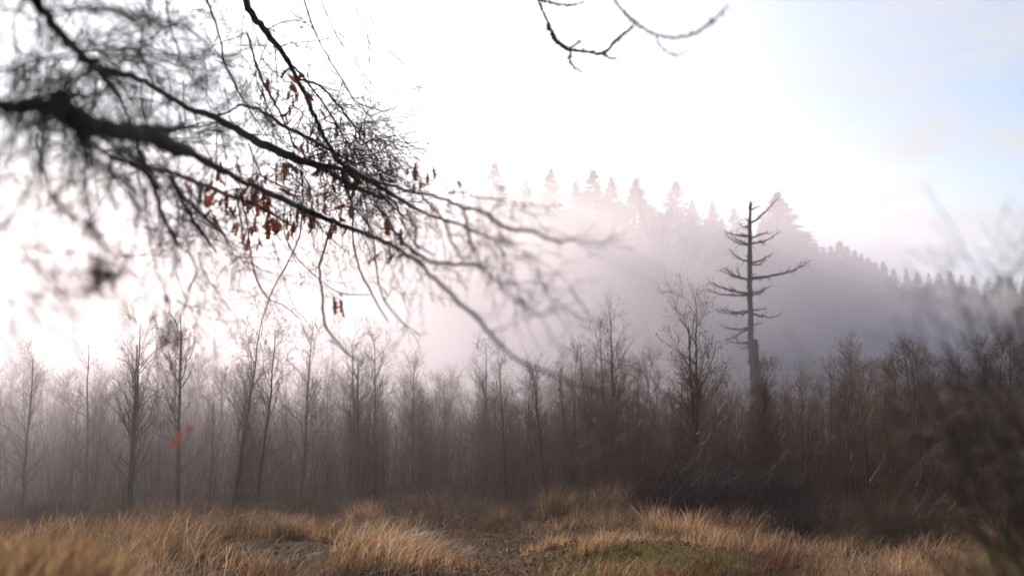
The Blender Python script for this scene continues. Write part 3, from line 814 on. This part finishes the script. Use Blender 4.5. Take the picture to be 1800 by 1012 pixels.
# ------------------------------------------------------------------ dark growth close by on the shady side
def dark_shrub(px, d, wpx, py_top, label, n, seed, mat=None):
    global rng
    keep = rng; rng = np.random.default_rng(seed)
    x = (px - 900) / FPX * d; gz = float(ground_z(x, d)); top = at(px, py_top, d)[2]
    H = top - gz; rad = wpx / FPX * d / 2
    root = empty('shrub', (x, d, gz)); tag(root, label, 'shrub')
    cnt = 60
    a = rng.random(cnt) * 6.283
    pos = np.stack([0.1 * np.cos(a), 0.1 * np.sin(a), np.full(cnt, -0.05)], -1)
    t = Tubes(); K = cnt; nn = 8
    dd = np.stack([np.cos(a) * rad / H * 0.9, np.sin(a) * rad / H * 0.9, np.ones(cnt)], -1); dd /= np.linalg.norm(dd, axis=1, keepdims=True)
    P = np.empty((K, nn, 3)); P[:, 0] = pos
    hh = H * rng.uniform(0.6, 1.0, cnt)
    for j in range(1, nn):
        dd = dd + rng.normal(0, 0.07, (K, 3)); dd /= np.linalg.norm(dd, axis=1, keepdims=True)
        P[:, j] = P[:, j - 1] + dd * (hh / (nn - 1))[:, None]
    R = np.linspace(0.012, 0.004, nn)[None] * np.ones((K, 1))
    t.add(P, R, 5)
    P2, R2 = grow(P, R, 14, 0.42, 0.8, (0, 0, 0.02), 0.15, 5, 0.12, 1.0, 0.5, 0.4)
    t.add(P2, R2, 4)
    P3, R3 = grow(P2, R2, 7, 0.18, 0.8, (0, 0, 0), 0.2, 4, 0.2, 1.0, 0.7, 0.5)
    t.add(P3, R3, 3)
    link('stems', t.mesh('stems', mat or M_SAPT), root)
    rng = keep
dark_shrub(1860, 6.2, 230, 700, 'big dark leafless shrub, out of focus at the shady edge of the clearing', 0, 61)

dark_shrub(2160, 2.4, 440, 290, 'tall blurred bare shrub at the frame side, its twigs smudged against the sky', 0, 63, M_TWIG)

# ------------------------------------------------------------------ the oak
OB = np.array([-3.3, 3.6, 0.0]); OB[2] = float(ground_z(OB[0], OB[1])) - 0.1
oak = empty('oak_tree', OB)
tag(oak, 'overhanging oak with black limbs, a tangle of fine twigs and a few brown leaves', 'tree')
def limb(rows, name='limb', mat=None, n=None, k=7, rough=0.05, jit=0.006):
    """rows: (px, py, distance, width in photo px); returns P, R"""
    q = np.array([[*at(a, b, c), w / FPX * c / 2] for a, b, c, w in rows])
    n = n or max(10, 5 * len(rows))
    q[:, 3] *= np.interp(q[:, 3] * 0 + np.array([w for *_, w in rows]), [5, 12, 30], [0.70, 0.78, 0.95])
    s = spline(q, n); P = s[:, :3].copy(); R = np.maximum(s[:, 3], 0.001)
    P[1:-1] += rng.normal(0, jit, (n - 2, 3)) * np.minimum(1, R[1:-1, None] * 60)
    t = Tubes(); t.add(P, R, k, rough)
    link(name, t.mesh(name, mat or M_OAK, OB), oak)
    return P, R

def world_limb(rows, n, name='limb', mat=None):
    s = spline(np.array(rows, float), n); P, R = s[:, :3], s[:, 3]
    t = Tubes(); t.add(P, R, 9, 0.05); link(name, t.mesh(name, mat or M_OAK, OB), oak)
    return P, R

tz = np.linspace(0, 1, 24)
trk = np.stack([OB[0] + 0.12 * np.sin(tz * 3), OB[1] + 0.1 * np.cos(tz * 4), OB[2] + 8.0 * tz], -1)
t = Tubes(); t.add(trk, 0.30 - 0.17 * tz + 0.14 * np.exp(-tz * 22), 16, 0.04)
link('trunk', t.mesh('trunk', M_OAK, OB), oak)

TR = lambda z: trk[min(23, int((z - OB[2]) / 8.0 * 23))]
batches = []   # (P, R, count, length)
def use(PR, count, length): batches.append((PR[0], PR[1], count, length)); return PR

# big limbs entering from the left
p = at(-30, 178, 2.6)
world_limb([[*TR(3.0), 0.09], [*((TR(3.0) + p) / 2 + [0, 0, 0.05]), 0.06], [*p, 0.032]], 12)
use(limb([(-30, 178, 2.6, 28), (40, 184, 2.7, 30), (95, 190, 2.8, 46), (140, 214, 2.95, 46), (200, 230, 3.3, 36), (255, 236, 3.8, 36), (300, 252, 4.3, 32), (328, 262, 4.7, 22), (352, 276, 5.0, 9)], n=34, k=9), 30, 0.7)
use(limb([(112, 196, 2.85, 50), (106, 172, 2.82, 40), (102, 152, 2.8, 12)], jit=0), 4, 0.3)
use(limb([(205, 230, 3.35, 26), (260, 226, 3.8, 22), (310, 226, 4.3, 16), (348, 222, 4.8, 8)]), 12, 0.6)
use(limb([(135, 225, 2.95, 26), (146, 250, 2.9, 20), (152, 285, 2.9, 14), (148, 330, 2.85, 10), (165, 390, 2.8, 9), (178, 440, 2.8, 6)]), 16, 0.35)
use(limb([(310, 256, 4.5, 26), (345, 276, 5.2, 16), (395, 305, 6.0, 13), (450, 330, 7.0, 13), (500, 352, 8.0, 13), (545, 372, 8.8, 13), (590, 392, 9.0, 11), (640, 410, 8.0, 10), (690, 432, 6.5, 9), (740, 466, 5.0, 9),
          (790, 515, 4.2, 10), (835, 556, 3.9, 10), (870, 596, 3.7, 9), (910, 633, 3.6, 7), (955, 652, 3.5, 5), (1010, 676, 3.5, 4), (1065, 692, 3.5, 3)], n=80), 28, 0.42)
use(limb([(200, 280, 4.2, 10), (245, 292, 4.6, 12), (290, 300, 5.2, 12), (340, 318, 6, 10), (400, 342, 7, 9), (450, 362, 8, 7), (520, 400, 8.6, 5)]), 26, 0.55)
use(limb([(145, 240, 2.95, 14), (200, 280, 4.2, 10)]), 4, 0.4)
# upper left limb
p = at(40, -40, 3.2)
world_limb([[*TR(4.6), 0.08], [*((TR(4.6) + p) / 2 + [0, 0, 0.15]), 0.05], [*p, 0.026]], 12)
use(limb([(40, -40, 3.2, 24), (65, 5, 3.4, 24), (102, 52, 3.7, 20), (142, 98, 4.2, 17), (178, 125, 4.8, 18), (225, 132, 5.4, 13), (275, 156, 6.2, 11), (330, 190, 7.0, 12), (375, 206, 7.6, 14), (430, 236, 8.6, 16), (480, 263, 9.4, 18), (530, 283, 9.8, 17), (575, 293, 10.0, 12)], n=70, k=8), 60, 0.55)
use(limb([(178, 125, 4.8, 15), (192, 148, 5.2, 12), (210, 172, 5.3, 8), (234, 222, 5.4, 4)]), 8, 0.4)
# limb from the top
p = at(425, -30, 8.5)
world_limb([[*TR(6.4), 0.10], [*((TR(6.4) * 0.5 + p * 0.5) + [0, 0, 0.9]), 0.06], [*(p + [-0.2, 0, 0.5]), 0.045], [*p, 0.036]], 16)
use(limb([(425, -30, 8.5, 17), (440, 20, 8.6, 16), (470, 60, 8.8, 14), (500, 98, 9.1, 12), (522, 140, 9.4, 10), (545, 185, 9.7, 10), (562, 226, 9.9, 9), (582, 262, 10, 9), (600, 288, 10, 9), (640, 312, 9.6, 10), (690, 342, 8.6, 9), (740, 372, 7.0, 7), (800, 392, 5.5, 7), (860, 418, 4.6, 6), (905, 432, 4.2, 4)], n=80, k=8), 50, 0.55)
use(limb([(575, 293, 10, 12), (610, 300, 9.8, 10), (655, 318, 9.0, 8), (715, 335, 7.2, 7), (765, 345, 5.8, 8), (812, 362, 5.0, 9), (852, 374, 4.6, 9), (875, 392, 4.5, 9), (898, 403, 4.4, 9), (935, 406, 4.3, 8), (965, 420, 4.2, 7), (992, 424, 4.2, 5), (1022, 414, 4.2, 3)], n=60), 24, 0.4)
use(limb([(421, 184, 8.0, 5), (455, 192, 8.3, 8), (482, 210, 8.8, 8), (505, 226, 9.2, 8), (540, 241, 9.6, 8), (575, 262, 10, 6), (620, 285, 9.8, 4)]), 30, 0.55)
use(limb([(365, 205, 7.6, 8), (395, 200, 8.0, 5), (421, 184, 8.0, 5)]), 6, 0.4)
use(limb([(435, 60, 8.4, 6), (450, 110, 8.8, 6), (462, 145, 9.0, 6), (480, 175, 9.2, 6), (500, 215, 9.5, 5), (520, 262, 9.8, 4)]), 30, 0.5)
use(limb([(525, 140, 9.4, 7), (560, 150, 9.6, 6), (590, 180, 9.8, 5), (615, 212, 10, 5), (640, 250, 10, 4), (672, 290, 9.6, 3)]), 34, 0.5)
use(limb([(505, 105, 9.2, 6), (545, 150, 9.6, 5), (580, 200, 9.9, 5), (610, 250, 10, 4), (640, 290, 10, 3)]), 34, 0.45)
use(limb([(532, 285, 9.8, 8), (575, 300, 10, 8), (620, 326, 10, 9), (660, 345, 9.2, 8), (690, 352, 8.2, 5), (705, 385, 7.2, 4), (732, 435, 6.4, 3)]), 30, 0.5)
# drooping soft branch ends close to the lens
use(limb([(690, 405, 6.5, 7), (725, 440, 5.6, 8), (765, 461, 5.0, 8), (830, 465, 4.5, 8), (850, 474, 4.4, 7), (868, 490, 4.3, 5), (895, 500, 4.3, 3)]), 16, 0.35)
use(limb([(812, 362, 5.0, 7), (820, 385, 4.8, 7), (826, 420, 4.6, 7), (845, 462, 4.5, 5), (862, 448, 4.4, 3)]), 8, 0.25)
use(limb([(742, 345, 6.0, 6), (775, 380, 5.2, 7), (795, 425, 4.7, 7), (815, 458, 4.6, 4)]), 10, 0.3)
use(limb([(715, 372, 6.4, 6), (730, 400, 6.0, 6), (732, 430, 5.6, 6), (762, 448, 5.3, 4)]), 10, 0.3)
use(limb([(660, 360, 7.2, 6), (680, 380, 6.6, 6), (690, 402, 6.2, 5), (700, 440, 6.0, 4), (712, 488, 5.8, 2)]), 10, 0.3)
use(limb([(788, 340, 6.0, 5), (815, 338, 5.6, 5), (845, 348, 5.3, 4), (885, 352, 5.1, 3)]), 10, 0.3)
use(limb([(860, 380, 4.6, 6), (872, 362, 4.6, 4), (898, 358, 4.6, 2)]), 5, 0.2)
# hanging whips
use(limb([(530, 300, 9.8, 4), (532, 350, 9.6, 4), (527, 410, 9.4, 4), (505, 462, 9.2, 3.4), (478, 512, 9.0, 3), (462, 560, 9, 2)]), 12, 0.3)
use(limb([(418, 330, 7.6, 4), (432, 380, 8, 4), (440, 440, 8.2, 4), (450, 490, 8.4, 3.4), (470, 523, 8.6, 3), (500, 538, 8.6, 2.6), (530, 562, 8.6, 2)]), 14, 0.3)
use(limb([(585, 388, 9.0, 6), (572, 430, 8.4, 6), (562, 470, 7.8, 6), (567, 520, 7.2, 6), (570, 565, 6.8, 6), (588, 596, 6.5, 5), (612, 622, 6.4, 4), (640, 640, 6.3, 2.5)]), 12, 0.3)
use(limb([(600, 300, 10, 5), (612, 340, 9.6, 5), (620, 365, 9.2, 5), (620, 410, 8.2, 5), (628, 460, 7.6, 5), (650, 510, 7.0, 5), (682, 565, 6.6, 3)]), 14, 0.3)
use(limb([(622, 365, 9.2, 4), (640, 385, 8.4, 4), (655, 410, 7.8, 4), (660, 460, 7.4, 4), (672, 520, 7.0, 3.5), (700, 560, 6.8, 3), (740, 590, 6.6, 2)]), 12, 0.3)
use(limb([(500, 360, 8.0, 4), (500, 410, 8.2, 4), (520, 450, 8.4, 3.5), (560, 490, 8.0, 3), (600, 515, 7.6, 3), (650, 518, 7.2, 2)]), 12, 0.3)
for rows in ([(240, 250, 4.4, 12), (268, 320, 4.6, 12), (284, 372, 4.8, 11), (302, 412, 5, 9), (324, 442, 5.2, 4)],
             [(300, 300, 5.4, 8), (318, 350, 5.8, 9), (345, 395, 6.2, 9), (382, 446, 6.6, 4)],
             [(310, 335, 5.6, 8), (345, 368, 6, 8), (375, 395, 6.4, 7), (398, 416, 6.8, 4)],
             [(437, 252, 8.6, 4), (452, 290, 8.8, 4), (462, 310, 8.8, 4), (490, 325, 8.9, 4), (530, 340, 9, 3)],
             [(415, 330, 7.6, 5), (422, 380, 7.6, 5), (430, 438, 7.6, 3)],
             [(255, 330, 4.3, 6), (262, 400, 4.3, 5), (268, 450, 4.3, 4), (290, 520, 4.3, 3), (300, 600, 4.3, 2)],
             [(330, 440, 5.6, 5), (345, 470, 5.5, 5), (330, 520, 5.4, 4), (315, 570, 5.4, 3)],
             [(350, 460, 6, 4), (372, 500, 6, 4), (400, 540, 6, 3)]):
    use(limb(rows), 14, 0.35)
# thin whips from above
for rows in ([(618, -10, 9, 2.6), (630, 25, 9, 2.6), (645, 52, 9, 2.4), (650, 115, 9, 2.2), (652, 160, 9, 2), (650, 195, 9, 1.6)],
             [(638, -10, 9, 2.6), (655, 40, 9, 2.4), (668, 78, 9, 2.2), (690, 95, 9, 3), (722, 122, 9, 1.5)],
             [(532, -10, 9, 5), (548, 40, 9, 4), (566, 82, 9.2, 4), (598, 135, 9.4, 3.4), (625, 180, 9.6, 3), (655, 210, 9.8, 2), (668, 235, 9.8, 1.6)],
             [(360, -10, 8, 6), (385, 60, 8, 5), (395, 110, 8.2, 5), (430, 180, 8.6, 4), (470, 240, 9, 3)],
             [(290, -10, 6, 5), (300, 50, 6, 4), (318, 100, 6.2, 4), (345, 150, 6.6, 3)],
             [(560, -10, 9, 3), (590, 60, 9, 3), (600, 75, 9, 2.5), (640, 130, 9.2, 2), (665, 165, 9.4, 1.5)],
             [(645, 205, 10, 2), (690, 190, 10, 1.6), (730, 170, 10, 1.2)], [(640, 250, 10, 3), (690, 240, 10, 2), (740, 230, 10, 1.5), (810, 220, 10, 1.2)],
             [(660, 240, 10, 2.4), (700, 262, 10, 2), (745, 262, 10, 1.4)]):
    use(limb(rows, k=4), 8, 0.35)
# twigs off everything above
tw = Tubes()
for P, R, cnt, ln in batches:
    b = (0.015, 0, -0.05)
    P1, R1 = grow(P[None], R[None], int(cnt * 0.62), ln, 0.75, b, 0.13, 8, 0.05, 1.0, 0.30, 0.3, 0.0015)
    R1 = np.minimum(R1, 0.0045)
    tw.add(P1, R1, 4)
    P2, R2 = grow(P1, R1, 5, ln * 0.42, 0.75, b, 0.16, 5, 0.15, 1.0, 0.65, 0.5, 0.0014)
    tw.add(P2, R2, 3)
    P3, R3 = grow(P2, R2, 2, ln * 0.16, 0.8, b, 0.16, 3, 0.2, 1.0, 0.8, 0.6, 0.0012)
    tw.add(P3, R3, 3)
# dense spray at the end of the main limb, and the veil of twigs in the upper left
for cx, cy, cd, n, ln, sp in ((590, 270, 10, 110, 0.8, 42), (560, 220, 9.8, 70, 0.8, 55), (630, 300, 9.6, 60, 0.8, 45), (480, 330, 8.5, 30, 0.7, 60), (430, 130, 8.6, 40, 0.8, 90),
                              (120, 60, 3.0, 80, 0.45, 130), (60, 230, 2.7, 44, 0.36, 90), (250, 60, 5.4, 60, 0.7, 120), (40, 480, 2.5, 9, 0.30, 40), (170, 472, 2.8, 16, 0.07, 9), (350, 380, 6, 30, 0.5, 60)):
    st = np.array([at(cx + rng.normal(0, sp), cy + rng.normal(0, sp), cd + rng.normal(0, 0.3)) for _ in range(n)])
    dd = rng.standard_normal((n, 3)) * 0.6 + np.array([0.55, 0.0, -0.55]); dd /= np.linalg.norm(dd, axis=1, keepdims=True)
    P = np.empty((n, 8, 3)); P[:, 0] = st
    for j in range(1, 8):
        dd = dd + rng.normal(0, 0.14, (n, 3)); dd /= np.linalg.norm(dd, axis=1, keepdims=True)
        P[:, j] = P[:, j - 1] + dd * ln / 7 * rng.uniform(0.6, 1.2, (n, 1))
    R = np.linspace(0.004, 0.0016, 8)[None] * np.ones((n, 1))
    tw.add(P, R, 4)
    P2, R2 = grow(P, R, 6, ln * 0.4, 0.7, (0.01, 0, -0.03), 0.15, 5, 0.1, 1.0, 0.7, 0.5, 0.0014)
    tw.add(P2, R2, 3)
link('twigs', tw.mesh('twigs', M_TWIG, OB), oak)['kind'] = 'stuff'

# mossy twigs hanging in from above
mt = at(940, -30, 7.0)
world_limb([[*TR(7.4), 0.09], [-1.6, 5.2, 7.6, 0.06], [0.0, 6.6, 6.2, 0.04], [*mt, 0.016]], 26)
def mossy(rows, lumps, n=40):
    P, R = limb(rows, 'mossy_branch', M_MOSS, n, 7, 0.25, 0.003)
    t = Tubes()
    P2, R2 = grow(P[None], R[None], lumps, 0.025, 1.2, (0, 0, -0.1), 0.3, 3, 0.05, 1.0, 0.6, 0.4, 0.0015)
    t.add(P2, R2, 3)
    o = link('moss', t.mesh('moss', M_MOSS, OB), oak); o['kind'] = 'stuff'
    return P, R
mossy([(940, -30, 7, 7), (948, 5, 7, 6), (960, 33, 7, 5), (968, 52, 7, 9), (976, 70, 7, 9), (990, 82, 7, 9), (1005, 88, 7, 7), (1030, 91, 7, 6), (1060, 94, 7, 7), (1080, 74, 7, 6), (1096, 60, 7, 5), (1112, 47, 7, 3)], 220, 70)
mossy([(1000, 86, 7, 5), (1012, 78, 7, 4), (1021, 71, 7, 2)], 30, 12)
mossy([(1004, 90, 7, 5), (1001, 104, 7, 5), (1010, 118, 7, 4), (1023, 127, 7, 2)], 50, 20)
mossy([(1062, 94, 7, 5), (1069, 101, 7, 4), (1083, 103, 7, 3)], 30, 12)
mossy([(944, 0, 7, 6), (966, 4, 6.9, 5), (985, 8, 6.8, 5), (1005, 9, 6.7, 4), (1026, 4, 6.6, 4)], 60, 20)
mossy([(1070, -25, 5.6, 5), (1082, 3, 5.6, 5), (1102, 27, 5.5, 6), (1124, 45, 5.4, 6), (1155, 61, 5.2, 5), (1190, 66, 5.0, 6), (1226, 57, 4.9, 5), (1258, 32, 4.8, 6), (1280, 8, 4.7, 2)], 80, 50)
mossy([(1154, 60, 5.2, 4), (1158, 77, 5.2, 4), (1174, 92, 5.2, 4), (1192, 97, 5.2, 3), (1208, 88, 5.2, 2)], 16, 20)
limb([(878, -20, 8, 2), (900, 30, 8, 1.8), (925, 56, 8, 1.6), (970, 85, 8, 1.4), (1000, 105, 8, 1.2)], 'twig', M_TWIG, 24, 4)
p2 = at(1070, -25, 5.6)
world_limb([[0.0, 6.6, 6.2, 0.03], [0.45, 6.1, 5.3, 0.02], [*p2, 0.009]], 14)
for q in ((618, -10, 9), (638, -10, 9), (532, -10, 9), (560, -10, 9), (360, -10, 8), (290, -10, 6), (878, -20, 8)):
    e = at(*q)
    world_limb([[*e, 0.006], [*(e + [-0.25, -0.1, 0.6]), 0.010], [*(TR(6.8) * 0.45 + e * 0.55 + [0, 0, 1.0]), 0.016], [*TR(7.2), 0.03]], 16)

# brown leaves still hanging on
def leaf_mesh(seed):
    r = np.random.default_rng(seed)
    out = [(0, 0), (0.10, 0.03), (0.20, 0.16), (0.28, 0.10), (0.42, 0.30), (0.50, 0.14), (0.66, 0.30), (0.73, 0.12), (0.86, 0.20), (1.0, 0.02)]
    fold = r.uniform(0.3, 1.1); curl = r.uniform(-0.5, 0.5)
    V = []
    for u, w in out:
        zc = curl * u * u * 0.5
        V += [(u, 0, zc), (u, w * math.cos(fold), zc + w * math.sin(fold)), (u, -w * math.cos(fold) * r.uniform(0.8, 1.1), zc + w * math.sin(fold * 0.8))]
    F = []
    for k in range(len(out) - 1):
        a, b = 3 * k, 3 * k + 3
        F += [(a, b, b + 1, a + 1), (a, a + 2, b + 2, b)]
    return mesh_from('oak_leaf', np.array(V) * 0.125, None, F, M_LEAF, smooth=False)
LM = [leaf_mesh(500 + k) for k in range(6)]
clusters = [(318, 100, 6.0, 4, 10), (482, 135, 9, 6, 14), (520, 150, 9.4, 6, 14), (532, 166, 9.4, 5, 10), (505, 180, 9.4, 3, 10), (442, 300, 8, 4, 12), (392, 290, 7.2, 4, 12), (405, 345, 7.4, 6, 16), (452, 398, 8.2, 6, 10),
            (470, 365, 8.2, 7, 16), (490, 378, 8.4, 7, 14), (512, 380, 8.6, 7, 14), (535, 372, 8.8, 6, 14), (545, 345, 9, 5, 16), (592, 290, 10, 10, 18), (602, 318, 10, 8, 14), (640, 230, 10, 3, 6), (575, 235, 9.8, 6, 18), (545, 262, 9.8, 7, 14),
            (730, 297, 7.6, 6, 9), (800, 327, 6.0, 3, 6), (690, 282, 9, 3, 8), (490, 290, 9.2, 5, 10), (690, 432, 6.6, 3, 8), (595, 523, 7.4, 3, 5), (612, 355, 9.4, 4, 10), (316, 760, 4.6, 4, 8), (303, 578, 4.4, 4, 12), (278, 542, 4.3, 4, 8), (290, 500, 4.3, 3, 10),
            (435, 338, 8, 5, 14), (560, 368, 9, 5, 14), (375, 345, 6.8, 4, 14), (350, 330, 6.4, 4, 12), (640, 330, 9.6, 5, 14), (660, 312, 9.4, 4, 10), (600, 395, 8.6, 3, 8), (620, 300, 10, 5, 12), (455, 345, 8.2, 5, 12), (385, 375, 6.8, 3, 10), (305, 640, 4.5, 2, 8), (172, 472, 2.8, 6, 12), (765, 463, 5, 2, 6), (760, 355, 6, 3, 10), (690, 390, 7, 2, 8)]
nl = 0
tl = Tubes()
for cx, cy, cd, n, sp in clusters:
    n = int(n * 1.35 + 0.5) if cd > 6 else n
    hub = at(cx, cy - 6, cd)
    for q in range(n):
        if nl >= 290: break
        p = at(cx + random.gauss(0, sp * 1.35), cy + random.gauss(0, sp * 1.2), cd + random.gauss(0, 0.08))
        o = bpy.data.objects.new('leaf', LM[nl % 6]); o.parent = oak; COL.objects.link(o)
        o.location = p - OB
        o.rotation_euler = (random.uniform(0, 6.28), random.gauss(1.25, 0.5), random.uniform(0, 6.28))
        s = random.uniform(0.75, 1.25) * (1.0 if cd > 6 else 0.42); o.scale = (s, s * random.uniform(0.7, 1.0), s)
        m = (p + hub) / 2 + np.array([0, 0, 0.01])
        tl.add(np.array([hub + [0, 0, 0.02], m, p]), np.array([0.0016, 0.0013, 0.001]), 3)
        nl += 1
link('leaf_stalks', tl.mesh('leaf_stalks', M_TWIG, OB), oak)['kind'] = 'stuff'
